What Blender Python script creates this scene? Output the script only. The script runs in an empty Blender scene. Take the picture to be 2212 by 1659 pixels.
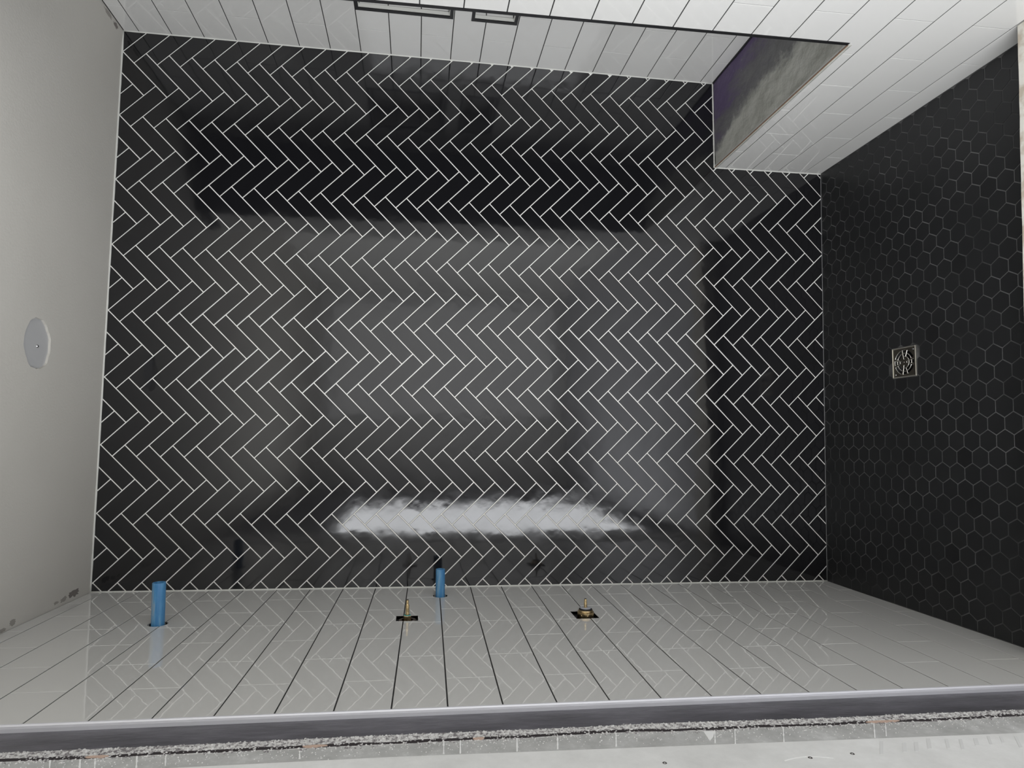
import bpy, bmesh, math, random
from mathutils import Vector, Matrix, noise
random.seed(7)
scene = bpy.context.scene
DZ = 0.10                                   # lifts the measured room so that its floor is near z = 0

# ------------------------------------------------------------------ camera, world, exposure
W_PX = 2212.0
cam_data = bpy.data.cameras.new('camera')
cam = bpy.data.objects.new('camera', cam_data)
scene.collection.objects.link(cam)
scene.camera = cam
cam_data.sensor_fit = 'HORIZONTAL'
cam_data.sensor_width = 36.0
cam_data.lens = 1347.683 / W_PX * 36.0
cam_data.shift_x = 29.3456 / W_PX
cam_data.shift_y = 42.6887 / W_PX
cam_data.clip_start = 0.02
Rr = [(0.00032, -0.12977, -0.99154), (-0.99817, 0.05994, -0.00816), (0.0605, 0.98973, -0.12952)]
right, down, fwd = [Vector(r).normalized() for r in Rr]
M = Matrix((right, -down, -fwd)).transposed().to_4x4()
M.translation = Vector((0.649144, -2.161254, 1.418525 + DZ))
cam.matrix_world = M

world = bpy.data.worlds.new('world')
scene.world = world
world.use_nodes = True
world.node_tree.nodes['Background'].inputs[0].default_value = (0.8, 0.85, 1.0, 1)
world.node_tree.nodes['Background'].inputs[1].default_value = 0.3
vs = scene.view_settings
vs.view_transform = 'Standard'
vs.look = 'None'
vs.gamma = 1.0
vs.use_curve_mapping = False
vs.exposure = 0.0
WINDOW_STRENGTH = 7.6
REAR_FILL_STRENGTH = 0.5

# ------------------------------------------------------------------ measured room
XL0, XL1 = 0.13607, 0.17169      # left wall at the floor / ceiling (slightly out of plumb)
ZF, ZC = -0.0882, 2.4411         # floor and ceiling at the left wall
XR0, XR1 = 2.00306, 2.02594
ZCR, ZFR = 2.4068, -0.1141
XB = 1.67625                     # face of bench and of the near wall
ZB = 0.3183
Y1 = -0.734                      # corner of the near wall
YEND = -0.965                    # end of the tiling
Y_ROOM = -4.3
X_ROOM = 2.2

def xl(z): return XL0 + (XL1 - XL0) * (z - ZF) / (ZC - ZF)
def xr(z): return XR0 + (XR1 - XR0) * (z - ZB) / (ZCR - ZB)
def zf(x): return ZF + (ZFR - ZF) * (x - XL0) / (XB - XL0)
def zc(x): return ZC + (ZCR - ZC) * (x - XL1) / (XR1 - XL1)

# ------------------------------------------------------------------ materials
def mat(name, color=(0.5, 0.5, 0.5), rough=0.5, metal=0.0, spec=0.5, ior=1.5):
    m = bpy.data.materials.new(name)
    m.use_nodes = True
    b = m.node_tree.nodes['Principled BSDF']
    b.inputs['Base Color'].default_value = (*color, 1)
    b.inputs['Roughness'].default_value = rough
    b.inputs['Metallic'].default_value = metal
    b.inputs['Specular IOR Level'].default_value = spec
    b.inputs['IOR'].default_value = ior
    return m
def nd(m, t, **kw):
    n = m.node_tree.nodes.new(t)
    for k, v in kw.items():
        if k in n.inputs: n.inputs[k].default_value = v
        else: setattr(n, k, v)
    return n
def ln(m, a, b): m.node_tree.links.new(a, b)
def bs(m): return m.node_tree.nodes['Principled BSDF']
def coords(m, kind='Object', scale=(1, 1, 1), rand=False):
    tc = nd(m, 'ShaderNodeTexCoord')
    mp = nd(m, 'ShaderNodeMapping')
    mp.inputs['Scale'].default_value = scale
    ln(m, tc.outputs[kind], mp.inputs[0])
    if rand:
        oi = nd(m, 'ShaderNodeObjectInfo')
        ml = nd(m, 'ShaderNodeVectorMath', operation='MULTIPLY')
        ml.inputs[1].default_value = (37.0, 53.0, 71.0)
        ln(m, oi.outputs['Random'], ml.inputs[0])
        ln(m, ml.outputs[0], mp.inputs['Location'])
    return mp.outputs[0]
def noise_n(m, vec, scale, detail=2.0, rough=0.5):
    n = nd(m, 'ShaderNodeTexNoise')
    n.inputs['Scale'].default_value = scale
    n.inputs['Detail'].default_value = detail
    n.inputs['Roughness'].default_value = rough
    ln(m, vec, n.inputs['Vector'])
    return n.outputs['Fac']
def bump(m, fac, dist, strength=1.0, prev=None):
    b = nd(m, 'ShaderNodeBump')
    b.inputs['Strength'].default_value = strength
    b.inputs['Distance'].default_value = dist
    ln(m, fac, b.inputs['Height'])
    if prev is not None: ln(m, prev, b.inputs['Normal'])
    ln(m, b.outputs[0], bs(m).inputs['Normal'])
    return b.outputs[0]
def ramp(m, fac, stops):
    r = nd(m, 'ShaderNodeValToRGB')
    e = r.color_ramp.elements
    while len(e) < len(stops): e.new(0.5)
    for el, (p, c) in zip(e, stops):
        el.position = p
        el.color = (*c, 1)
    ln(m, fac, r.inputs[0])
    return r.outputs[0]

M_black = mat('glazed black tile', (0.0105, 0.0105, 0.0120), 0.09, ior=1.62)
v = coords(M_black, rand=True)
b1 = bump(M_black, noise_n(M_black, v, 16.0, 1.5), 0.0005)
v2 = coords(M_black, scale=(1, 1, 1), rand=True)
bump(M_black, noise_n(M_black, v2, 90.0, 2.0), 0.00003, prev=b1)
ln(M_black, ramp(M_black, noise_n(M_black, v, 6.0, 3.0), [(0.3, (0.05,) * 3), (0.7, (0.11,) * 3)]), bs(M_black).inputs['Roughness'])

M_white = mat('glazed white tile', (0.63, 0.625, 0.605), 0.0, ior=1.68)
v = coords(M_white)
bump(M_white, noise_n(M_white, v, 22.0, 1.0), 0.00007)

M_hex = mat('matt black hexagon tile', (0.012, 0.0125, 0.0135), 0.42)
oi = nd(M_hex, 'ShaderNodeObjectInfo')
ln(M_hex, ramp(M_hex, oi.outputs['Random'], [(0.0, (0.008, 0.008, 0.009)), (0.1, (0.0115, 0.012, 0.013)), (1.0, (0.014, 0.0145, 0.0155))]), bs(M_hex).inputs['Base Color'])
M_hexgrout = mat('charcoal grout', (0.055, 0.056, 0.06), 0.8)
v = coords(M_hexgrout)
ln(M_hexgrout, ramp(M_hexgrout, noise_n(M_hexgrout, v, 7.0, 4.0), [(0.35, (0.04,) * 3), (0.65, (0.14,) * 3)]), bs(M_hexgrout).inputs['Base Color'])

M_wgrout = mat('cream grout', (0.93, 0.92, 0.875), 0.85)
v = coords(M_wgrout)
bump(M_wgrout, noise_n(M_wgrout, v, 300.0, 2.0), 0.0002)
M_ggrout = mat('dark grey grout', (0.022, 0.022, 0.022), 0.9)
M_caulk = mat('white caulk', (0.66, 0.66, 0.62), 0.4)
M_ceil = mat('matt ceiling paint', (0.48, 0.468, 0.435), 0.75)
v = coords(M_ceil)
bump(M_ceil, noise_n(M_ceil, v, 160.0, 3.0), 0.0004)
ln(M_ceil, ramp(M_ceil, noise_n(M_ceil, v, 3.0, 4.0), [(0.3, (0.55, 0.53, 0.485)), (0.7, (0.58, 0.56, 0.515))]), bs(M_ceil).inputs['Base Color'])
M_smudge = mat('bare plaster smudge', (0.20, 0.18, 0.165), 0.9)
M_paint = mat('white wall paint', (0.80, 0.79, 0.76), 0.7)
v = coords(M_paint)
bump(M_paint, noise_n(M_paint, v, 120.0, 2.0), 0.0003)
M_trim = mat('black edge trim', (0.012, 0.012, 0.013), 0.3)
M_alu = mat('brushed aluminium trim', (0.72, 0.72, 0.76), 0.42, metal=0.45)
v = coords(M_alu, scale=(1, 60, 1))
bump(M_alu, noise_n(M_alu, v, 30.0, 3.0), 0.0002)
M_brass = mat('brass', (0.62, 0.45, 0.22), 0.28, metal=1.0)
v = coords(M_brass)
ln(M_brass, ramp(M_brass, noise_n(M_brass, v, 90.0, 4.0), [(0.35, (0.30, 0.22, 0.12)), (0.6, (0.72, 0.55, 0.30))]), bs(M_brass).inputs['Base Color'])
M_teal = mat('teal rubber ring', (0.10, 0.42, 0.42), 0.5)
M_washer = mat('grey plastic washer', (0.42, 0.43, 0.47), 0.4)
M_dark = mat('cavity shade and black parts', (0.01, 0.009, 0.009), 0.8)
M_steel = mat('zinc screw', (0.5, 0.5, 0.5), 0.35, metal=1.0)
M_blue = mat('blue plastic pipe', (0.045, 0.19, 0.42), 0.35)
v = coords(M_blue, scale=(1.0, 1.0, 1.0))
ln(M_blue, ramp(M_blue, noise_n(M_blue, coords(M_blue, scale=(8, 90, 90)), 1.0, 5.0, 0.65),
   [(0.42, (0.05, 0.20, 0.42)), (0.56, (0.10, 0.29, 0.50)), (0.70, (0.42, 0.44, 0.42))]), bs(M_blue).inputs['Base Color'])
M_primer = mat('grey purple waterproofing', (0.115, 0.112, 0.128), 0.42)
v = coords(M_primer, scale=(1, 3, 0.8))
n1 = noise_n(M_primer, v, 9.0, 6.0, 0.65)
ln(M_primer, ramp(M_primer, n1, [(0.35, (0.068, 0.066, 0.074)), (0.55, (0.105, 0.101, 0.116)), (0.75, (0.17, 0.165, 0.185))]), bs(M_primer).inputs['Base Color'])
bump(M_primer, noise_n(M_primer, v, 40.0, 4.0), 0.0012)
M_mortar = mat('crumbly light mortar', (0.62, 0.61, 0.60), 0.95)
v = coords(M_mortar)
ln(M_mortar, ramp(M_mortar, noise_n(M_mortar, v, 160.0, 3.0), [(0.38, (0.22, 0.205, 0.21)), (0.5, (0.58, 0.57, 0.56)), (0.7, (0.8, 0.79, 0.78))]), bs(M_mortar).inputs['Base Color'])
M_crack = mat('dark crack', (0.03, 0.024, 0.026), 0.95)
M_peach = mat('peach coloured chip', (0.56, 0.41, 0.33), 0.9)
M_board = mat('grey cement board', (0.40, 0.40, 0.39), 0.8)
v = coords(M_board)
ln(M_board, ramp(M_board, noise_n(M_board, v, 25.0, 6.0, 0.7), [(0.3, (0.38, 0.38, 0.37)), (0.55, (0.48, 0.48, 0.47)), (0.8, (0.68, 0.68, 0.67))]), bs(M_board).inputs['Base Color'])
M_board2 = mat('pale cement board', (0.58, 0.58, 0.56), 0.8)
v = coords(M_board2)
ln(M_board2, ramp(M_board2, noise_n(M_board2, v, 8.0, 6.0, 0.7), [(0.3, (0.66, 0.66, 0.645)), (0.55, (0.76, 0.76, 0.745)), (0.75, (0.85, 0.85, 0.84))]), bs(M_board2).inputs['Base Color'])
M_whitepaint = mat('white adhesive smear', (0.85, 0.85, 0.84), 0.8)
M_lightboard_smear = mat('pale adhesive smear', (0.70, 0.70, 0.69), 0.8)
M_curb = mat('cream curb top', (0.66, 0.63, 0.56), 0.7)
v = coords(M_curb)
ln(M_curb, ramp(M_curb, noise_n(M_curb, v, 30.0, 5.0), [(0.35, (0.50, 0.44, 0.36)), (0.5, (0.68, 0.66, 0.6)), (0.8, (0.74, 0.73, 0.68))]), bs(M_curb).inputs['Base Color'])
M_bfloor = mat('pale bathroom floor', (0.34, 0.34, 0.35), 0.35)
v = coords(M_bfloor)
ln(M_bfloor, ramp(M_bfloor, noise_n(M_bfloor, v, 5.0, 5.0), [(0.3, (0.50, 0.50, 0.52)), (0.7, (0.62, 0.62, 0.64))]), bs(M_bfloor).inputs['Base Color'])
M_drainmetal = mat('bronzed steel drain', (0.17, 0.155, 0.13), 0.4, metal=1.0)
M_frame = mat('white window frame', (0.75, 0.75, 0.75), 0.4)
M_wood = mat('brown board edge', (0.20, 0.12, 0.075), 0.8)

# bench top: purple membrane fading to grey-green mortar towards the front edge (x, y in object space)
M_bench = mat('purple membrane and grey mortar', (0.2, 0.2, 0.2), 0.75)
tc = nd(M_bench, 'ShaderNodeTexCoord')
sx = nd(M_bench, 'ShaderNodeSeparateXYZ')
ln(M_bench, tc.outputs['Object'], sx.inputs[0])
def mth(m, op, a, b=None):
    n = nd(m, 'ShaderNodeMath', operation=op)
    for i, q in enumerate((a, b)):
        if q is None: continue
        if isinstance(q, (int, float)): n.inputs[i].default_value = q
        else: ln(m, q, n.inputs[i])
    return n.outputs[0]
vs_ = coords(M_bench, scale=(1, 1, 1))
nb = noise_n(M_bench, vs_, 11.0, 7.0, 0.68)
nb2 = noise_n(M_bench, coords(M_bench, scale=(3.0, 1.0, 1)), 5.0, 6.0, 0.7)
# edge of the mortar: x grows from 0.035 at the back wall to 0.10 at mid depth
edge = mth(M_bench, 'MINIMUM', mth(M_bench, 'ADD', mth(M_bench, 'MULTIPLY', sx.outputs[1], -0.36), 0.05), 0.135)
dd = mth(M_bench, 'SUBTRACT', sx.outputs[0], edge)
dd = mth(M_bench, 'ADD', dd, mth(M_bench, 'MULTIPLY', mth(M_bench, 'SUBTRACT', nb, 0.5), 0.16))
t1 = nd(M_bench, 'ShaderNodeMapRange'); t1.inputs[1].default_value = -0.012; t1.inputs[2].default_value = 0.022
ln(M_bench, dd, t1.inputs[0])
# purple strongest at the far corner (large x) and near the back wall
pu = mth(M_bench, 'ADD', mth(M_bench, 'MULTIPLY', sx.outputs[0], 3.4), mth(M_bench, 'MULTIPLY', sx.outputs[1], 1.5))
pu = mth(M_bench, 'ADD', pu, mth(M_bench, 'MULTIPLY', mth(M_bench, 'SUBTRACT', nb2, 0.5), 1.5))
purp = ramp(M_bench, pu, [(0.15, (0.165, 0.165, 0.165)), (0.42, (0.135, 0.128, 0.145)), (0.72, (0.12, 0.088, 0.175))])
mort = ramp(M_bench, nb2, [(0.3, (0.28, 0.28, 0.245)), (0.5, (0.42, 0.42, 0.38)), (0.75, (0.54, 0.54, 0.50))])
mx = nd(M_bench, 'ShaderNodeMix', data_type='RGBA')
ln(M_bench, t1.outputs[0], mx.inputs[0]); ln(M_bench, mort, mx.inputs[6]); ln(M_bench, purp, mx.inputs[7])
# pale scuffs
sc_ = noise_n(M_bench, coords(M_bench, scale=(1.3, 0.7, 1)), 26.0, 5.0, 0.7)
t2 = nd(M_bench, 'ShaderNodeMapRange'); t2.inputs[1].default_value = 0.64; t2.inputs[2].default_value = 0.74; t2.inputs[4].default_value = 0.7
ln(M_bench, sc_, t2.inputs[0])
mx2 = nd(M_bench, 'ShaderNodeMix', data_type='RGBA')
ln(M_bench, t2.outputs[0], mx2.inputs[0]); ln(M_bench, mx.outputs[2], mx2.inputs[6]); mx2.inputs[7].default_value = (0.34, 0.34, 0.33, 1)
ln(M_bench, mx2.outputs[2], bs(M_bench).inputs['Base Color'])
bump(M_bench, nb, 0.006)

# ------------------------------------------------------------------ helpers
C = scene.collection
def link(name, me, m=None, parent=None):
    o = bpy.data.objects.new(name, me)
    C.objects.link(o)
    if m is not None and me is not None and not me.materials: me.materials.append(m)
    if parent is not None: o.parent = parent
    return o
def from_bm(name, bm, m, parent=None, smooth=False, origin=None):
    bmesh.ops.recalc_face_normals(bm, faces=bm.faces)
    if origin is not None: bmesh.ops.translate(bm, verts=bm.verts, vec=-Vector(origin))
    me = bpy.data.meshes.new(name)
    bm.to_mesh(me)
    bm.free()
    if smooth: me.shade_smooth()
    o = link(name, me, m, parent)
    if origin is not None: o.location = origin
    return o
def structure(o, label=None):
    o['kind'] = 'structure'
    if label: o['label'] = label
    return o
def tag(o, label, cat, group=None):
    o['label'] = label
    o['category'] = cat
    if group: o['group'] = group
    return o
def thing(name, loc, label, cat, group=None):
    o = bpy.data.objects.new(name, None)
    C.objects.link(o)
    o.empty_display_size = 0.05
    o.location = loc
    return tag(o, label, cat, group)
def hull8(bm, a, b):
    """two quads (lists of 4 points, same order) joined into a box"""
    va = [bm.verts.new(p) for p in a]
    vb = [bm.verts.new(p) for p in b]
    n = len(va)
    bm.faces.new(va); bm.faces.new(vb[::-1])
    for i in range(n):
        bm.faces.new((va[i], vb[i], vb[(i + 1) % n], va[(i + 1) % n]))
def box(bm, x0, x1, y0, y1, z0, z1):
    hull8(bm, [(x0, y0, z0), (x1, y0, z0), (x1, y1, z0), (x0, y1, z0)], [(x0, y0, z1), (x1, y0, z1), (x1, y1, z1), (x0, y1, z1)])
def prism_y(bm, xz, y0, y1):
    hull8(bm, [(x, y0, z) for x, z in xz], [(x, y1, z) for x, z in xz])
def cut(o, cutters):
    """carve cutter meshes (list of bmesh) out of o, keeping o's own mesh data"""
    for bmc in cutters:
        bmesh.ops.recalc_face_normals(bmc, faces=bmc.faces)
        me = bpy.data.meshes.new('cutter'); bmc.to_mesh(me); bmc.free()
        c = bpy.data.objects.new('cutter', me); C.objects.link(c)
        md = o.modifiers.new('cut', 'BOOLEAN'); md.object = c; md.operation = 'DIFFERENCE'; md.solver = 'EXACT'
        bpy.context.view_layer.update()
        dg = bpy.context.evaluated_depsgraph_get()
        new = bpy.data.meshes.new_from_object(o.evaluated_get(dg))
        o.modifiers.clear()
        old = o.data; o.data = new; new.name = o.name
        if old.users == 0: bpy.data.meshes.remove(old)
        bpy.data.objects.remove(c); bpy.data.meshes.remove(me)
def cyl_x(y, z, r, x0, x1, n=40, ry=None, wob=0.0):
    bm = bmesh.new()
    a = []; b = []
    for i in range(n):
        t = 2 * math.pi * i / n
        k = 1 + wob * random.uniform(-1, 1)
        a.append((x0, y + (ry or r) * k * math.cos(t), z + r * k * math.sin(t)))
        b.append((x1, y + (ry or r) * k * math.cos(t), z + r * k * math.sin(t)))
    hull8(bm, a, b)
    return bm
def lathe_x(bm, prof, y=0.0, z=0.0, n=28, close=True):
    """prof: list of (x, r) revolved about an axis parallel to X"""
    rings = []
    for x, r in prof:
        rings.append([bm.verts.new((x, y + r * math.cos(2 * math.pi * i / n), z + r * math.sin(2 * math.pi * i / n))) for i in range(n)])
    for q in range(len(rings) - 1):
        for i in range(n):
            bm.faces.new((rings[q][i], rings[q][(i + 1) % n], rings[q + 1][(i + 1) % n], rings[q + 1][i]))
    if close:
        bm.faces.new(rings[0]); bm.faces.new(rings[-1][::-1])
def tile_mesh(poly, P, depth=0.008, bev=0.0007, tilt=0.0):
    """poly: 2D outline; P(s, t, n) -> 3D.  A tile body with an eased front edge."""
    n = len(poly)
    A = 0.5 * sum(poly[i][0] * poly[(i + 1) % n][1] - poly[(i + 1) % n][0] * poly[i][1] for i in range(n))
    if A < 0: poly = poly[::-1]
    def inset(d):
        out = []
        for i in range(n):
            p0, p1, p2 = Vector(poly[i - 1]), Vector(poly[i]), Vector(poly[(i + 1) % n])
            e1 = (p1 - p0).normalized(); e2 = (p2 - p1).normalized()
            n1 = Vector((-e1.y, e1.x)); n2 = Vector((-e2.y, e2.x))
            k = 1 + n1.dot(n2)
            out.append(tuple(p1 + (n1 + n2) * (d / max(k, 0.3))))
        return out
    cx = sum(p[0] for p in poly) / n; cy = sum(p[1] for p in poly) / n
    ta, tb = random.uniform(-tilt, tilt), random.uniform(-tilt, tilt)
    bm = bmesh.new()
    rings = []
    for d, h in ((0, -depth), (0, -bev), (bev * 0.35, -bev * 0.3), (bev * 1.2, 0.0)):
        pts = inset(d) if d else poly
        rings.append([bm.verts.new(P(a, b, h + (ta * (a - cx) + tb * (b - cy) if h > -depth else 0))) for a, b in pts])
    for q in range(3):
        for i in range(n):
            bm.faces.new((rings[q][i], rings[q][(i + 1) % n], rings[q + 1][(i + 1) % n], rings[q + 1][i]))
    bm.faces.new(rings[3]); bm.faces.new(rings[0][::-1])
    return bm
def clip(poly, a, b, c):
    """keep the part of a convex polygon where a*x + b*y + c >= 0"""
    out = []
    for i in range(len(poly)):
        p, q = poly[i], poly[(i + 1) % len(poly)]
        dp, dq = a * p[0] + b * p[1] + c, a * q[0] + b * q[1] + c
        if dp >= 0: out.append(p)
        if dp * dq < 0:
            t = dp / (dp - dq)
            out.append((p[0] + (q[0] - p[0]) * t, p[1] + (q[1] - p[1]) * t))
    res = []
    for p in out:
        if not res or (abs(p[0] - res[-1][0]) + abs(p[1] - res[-1][1])) > 1e-5: res.append(p)
    if len(res) > 1 and (abs(res[0][0] - res[-1][0]) + abs(res[0][1] - res[-1][1])) < 1e-5: res.pop()
    return res
def area(p): return abs(0.5 * sum(p[i][0] * p[(i + 1) % len(p)][1] - p[(i + 1) % len(p)][0] * p[i][1] for i in range(len(p)))) if len(p) > 2 else 0
def pix_area(pts):
    q = []
    for p in pts:
        d = Vector(p) - Vector((0.649144, -2.161254, 1.418525))
        w = max(d.dot(fwd), 0.05)
        q.append((1347.7 * d.dot(right) / w, 1347.7 * d.dot(down) / w))
    return area(q)

# ------------------------------------------------------------------ big structure
GR = 0.0013                                # grout lies this far below the tile faces
# back wall: a slab whose face is the grout between the herringbone tiles
bm = bmesh.new(); box(bm, -0.1, 2.2, GR, 0.14, -0.25, 2.6)
wall_back = structure(from_bm('wall_back', bm, M_wgrout), 'back shower wall of black herringbone tiles with cream grout')

# left wall: substrate plane 12.5 mm behind the tile faces, running on into the bathroom
OFF = 0.0125
W0y, W1y, W0z, W1z = -1.40, -3.3, 0.0, 1.95     # window in the left wall, behind the camera's view
zA, zB = -0.3, 2.55
bm = bmesh.new(); prism_y(bm, [(xl(zA) - OFF - 0.12, zA), (xl(zA) - OFF, zA), (xl(zB) - OFF, zB), (xl(zB) - OFF - 0.12, zB)], GR, Y_ROOM - 0.1)
wall_left = structure(from_bm('wall_left', bm, M_primer), 'left wall, glossy white tiles ending at a silver trim, then grey waterproofing')
bm = bmesh.new(); prism_y(bm, [(xl(zA) - OFF - 0.001, zA), (xl(zA) - GR, zA), (xl(zB) - GR, zB), (xl(zB) - OFF - 0.001, zB)], GR, YEND)
left_grout = from_bm('grout', bm, M_ggrout, wall_left)
# recess wall on the right
bm = bmesh.new(); prism_y(bm, [(xr(zA) + GR, zA), (xr(zA) + 0.2, zA), (xr(zB) + 0.2, zB), (xr(zB) + GR, zB)], GR, Y1)
wall_right = structure(from_bm('wall_right', bm, M_ggrout), 'recessed right wall of white tiles holding two black framed niches')
# near wall block beside the recess (its face is flush with the bench front)
bm = bmesh.new(); box(bm, XB + GR, X_ROOM + 0.1, YEND + 0.002, Y1 - 0.001, -0.3, 2.6)
wall_near = structure(from_bm('wall_right_near', bm, M_ggrout), 'nearer part of the right wall, white tiles flush with the bench front')
# ceiling and floors
def ceil_pts(x0, x1, dz): return [(x0, zc(x0)), (x1, zc(x1)), (x1, zc(x1) + dz), (x0, zc(x0) + dz)]
bm = bmesh.new(); prism_y(bm, ceil_pts(-0.1, 2.75, 0.12), 0.14, Y_ROOM - 0.1)
ceiling = structure(from_bm('ceiling', bm, M_ceil), 'matt warm grey painted ceiling with a round lamp hole')
HX, HY = 0.9105, -0.355
bmh = bmesh.new(); a = []; b = []
for i in range(44):
    t = 2 * math.pi * i / 44
    k = 1 + random.uniform(-0.02, 0.02) + (0.07 * noise.noise(Vector((math.cos(t) * 3, math.sin(t) * 3, 1.7))))
    hx_ = HX + 0.069 * k * math.cos(t)
    a.append((hx_, HY + 0.060 * k * math.sin(t), zc(hx_) - 0.02))
    b.append((hx_, HY + 0.060 * k * math.sin(t), zc(hx_) + 0.0075))
hull8(bmh, a, b)
cut(ceiling, [bmh])
bm = bmesh.new(); a = [(HX + 0.072 * math.cos(2 * math.pi * i / 40), HY + 0.063 * math.sin(2 * math.pi * i / 40)) for i in range(40)]
hull8(bm, [(x, y, zc(x) + 0.0062) for x, y in a], [(x, y, zc(x) + 0.0085) for x, y in a])
from_bm('cavity_shade_panel', bm, mat('painted cavity shade', (0.45, 0.45, 0.45), 0.8), ceiling)  # panel coloured darker to paint in the shade inside the hole
def floor_slab(x0, x1, y0, y1, dn, up=0.0):
    bm = bmesh.new()
    hull8(bm, [(x0, y0, zf(x0) - dn), (x1, y0, zf(x1) - dn), (x1, y1, zf(x1) - dn), (x0, y1, zf(x0) - dn)],
          [(x0, y0, zf(x0) + up), (x1, y0, zf(x1) + up), (x1, y1, zf(x1) + up), (x0, y1, zf(x0) + up)])
    return bm
floor = structure(from_bm('floor', floor_slab(-0.02, 1.70, GR, -0.97, 0.1, -0.0012), M_hexgrout), 'shower floor of matt black hexagon tiles')
bm = bmesh.new(); box(bm, -0.1, 2.75, -0.96, Y_ROOM - 0.1, -0.26, -0.112)
structure(from_bm('floor_bathroom', bm, M_bfloor), 'pale bathroom floor behind the camera')
# walls of the bathroom behind the camera, with an opening for the added rear panel
bm = bmesh.new(); box(bm, -0.1, 2.75, Y_ROOM - 0.1, Y_ROOM, -0.3, 2.6)
wall_rear = structure(from_bm('wall_rear', bm, M_paint), 'white painted bathroom wall behind the camera')
bm = bmesh.new(); box(bm, X_ROOM, X_ROOM + 0.1, Y_ROOM - 0.1, YEND, -0.3, 2.6)
structure(from_bm('wall_bathroom', bm, M_paint), 'white painted bathroom side wall behind the camera')

# bathroom window in the left wall (seen mirrored in the black tiles)
def wbox(x0, x1, y0, y1, z0, z1):
    bm = bmesh.new(); box(bm, x0, x1, y0, y1, z0, z1); return bm
cut(wall_left, [wbox(-0.05, 0.4, W0y, W1y, W0z, W1z)])
win = bpy.data.objects.new('window_1', None); C.objects.link(win); structure(win, 'tall obscured bathroom window in the left wall')
xw = 0.09
def pane_area_light(name, loc, rot, w_, h_, L, color, parent):
    d = bpy.data.lights.new(name, 'AREA')
    d.shape = 'RECTANGLE'; d.size = w_; d.size_y = h_
    d.energy = L * math.pi * w_ * h_
    d.color = color
    o = bpy.data.objects.new(name, d); C.objects.link(o)
    o.location = loc; o.rotation_euler = rot; o.parent = parent
    return o
from_bm('pane', wbox(xw - 0.004, xw, W0y, W1y, W0z, W1z), M_frame, win)
pane_area_light('pane_light', (xw + 0.006, (W0y + W1y) / 2, (W0z + W1z) / 2), (0, -math.pi / 2, 0), W1z - W0z - 0.1, W0y - W1y - 0.1, WINDOW_STRENGTH, (0.95, 0.97, 1.0), win)
for nm, q in (('frame', (W0y, W0y - 0.05, W0z, W1z)), ('frame', (W1y + 0.05, W1y, W0z, W1z)), ('frame', (W0y - 0.05, W1y + 0.05, W0z, W0z + 0.05)), ('frame', (W0y - 0.05, W1y + 0.05, W1z - 0.05, W1z))):
    from_bm(nm, wbox(xw, xw + 0.04, *q), M_frame, win)
# added glowing panel in the rear wall, frontal fill with no known window
R0x, R1x, R0z, R1z = 0.85, 2.15, -0.05, 2.34
rear_fill = bpy.data.objects.new('rear_fill_panel', None); C.objects.link(rear_fill); structure(rear_fill, 'added fill light panel in the bathroom wall behind the camera')
cut(wall_rear, [wbox(R0x, R1x, Y_ROOM - 0.2, Y_ROOM + 0.1, R0z, R1z)])
from_bm('pane', wbox(R0x, R1x, Y_ROOM - 0.06, Y_ROOM - 0.05, R0z, R1z), M_frame, rear_fill)
pane_area_light('pane_light', ((R0x + R1x) / 2, Y_ROOM - 0.045, (R0z + R1z) / 2), (math.pi / 2, 0, 0), R1x - R0x - 0.1, R1z - R0z - 0.1, REAR_FILL_STRENGTH, (1.0, 0.985, 0.96), rear_fill)  # added fill light for the back wall
for q in ((R0x, R0x + 0.05, R0z, R1z), (R1x - 0.05, R1x, R0z, R1z)):
    from_bm('frame', wbox(q[0], q[1], Y_ROOM - 0.05, Y_ROOM - 0.01, q[2], q[3]), M_frame, rear_fill)
for q in ((R0z, R0z + 0.05), (R1z - 0.05, R1z)):
    from_bm('frame', wbox(R0x + 0.05, R1x - 0.05, Y_ROOM - 0.05, Y_ROOM - 0.01, q[0], q[1]), M_frame, rear_fill)

# ------------------------------------------------------------------ herringbone back wall
WP, LP = 0.0518, 0.1550
TH = -0.0168
PX, PZ = 1.9540, 2.4054
GAP = 0.0031
def peak(i, j):
    dx, dz = -j * LP * math.sqrt(2), -i * WP * math.sqrt(2)
    return (PX + dx * math.cos(TH) - dz * math.sin(TH), PZ + dx * math.sin(TH) + dz * math.cos(TH))
def rot2(x, z): return (x * math.cos(TH) - z * math.sin(TH), x * math.sin(TH) + z * math.cos(TH))
s2 = 1 / math.sqrt(2)
e1 = rot2(-s2, -s2)      # image down-right: world (x, z)
e2 = rot2(s2, -s2)       # image up-right
g = GAP / 2
def rect_P(O): return [(O[0] + a * e1[0] + b * e2[0], O[1] + a * e1[1] + b * e2[1]) for a, b in ((g, -WP + g), (LP - g, -WP + g), (LP - g, -g), (g, -g))]
def rect_Q(O): return [(O[0] + a * e1[0] + b * e2[0], O[1] + a * e1[1] + b * e2[1]) for a, b in ((g, g), (WP - g, g), (WP - g, LP - g), (g, LP - g))]
CL = 0.0022
def line_clip(poly, p, q, off, inside):
    """keep the side of line p-q that holds the point inside, moved in by off"""
    d = Vector((q[0] - p[0], q[1] - p[1])).normalized()
    n = Vector((-d.y, d.x))
    if n.dot(Vector(inside) - Vector(p)) < 0: n = -n
    return clip(poly, n.x, n.y, -(n.x * p[0] + n.y * p[1]) - off)
mid = (1.0, 1.2)
def back_P(s, t, n): return (s, -n, t)
tiles = []
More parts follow.
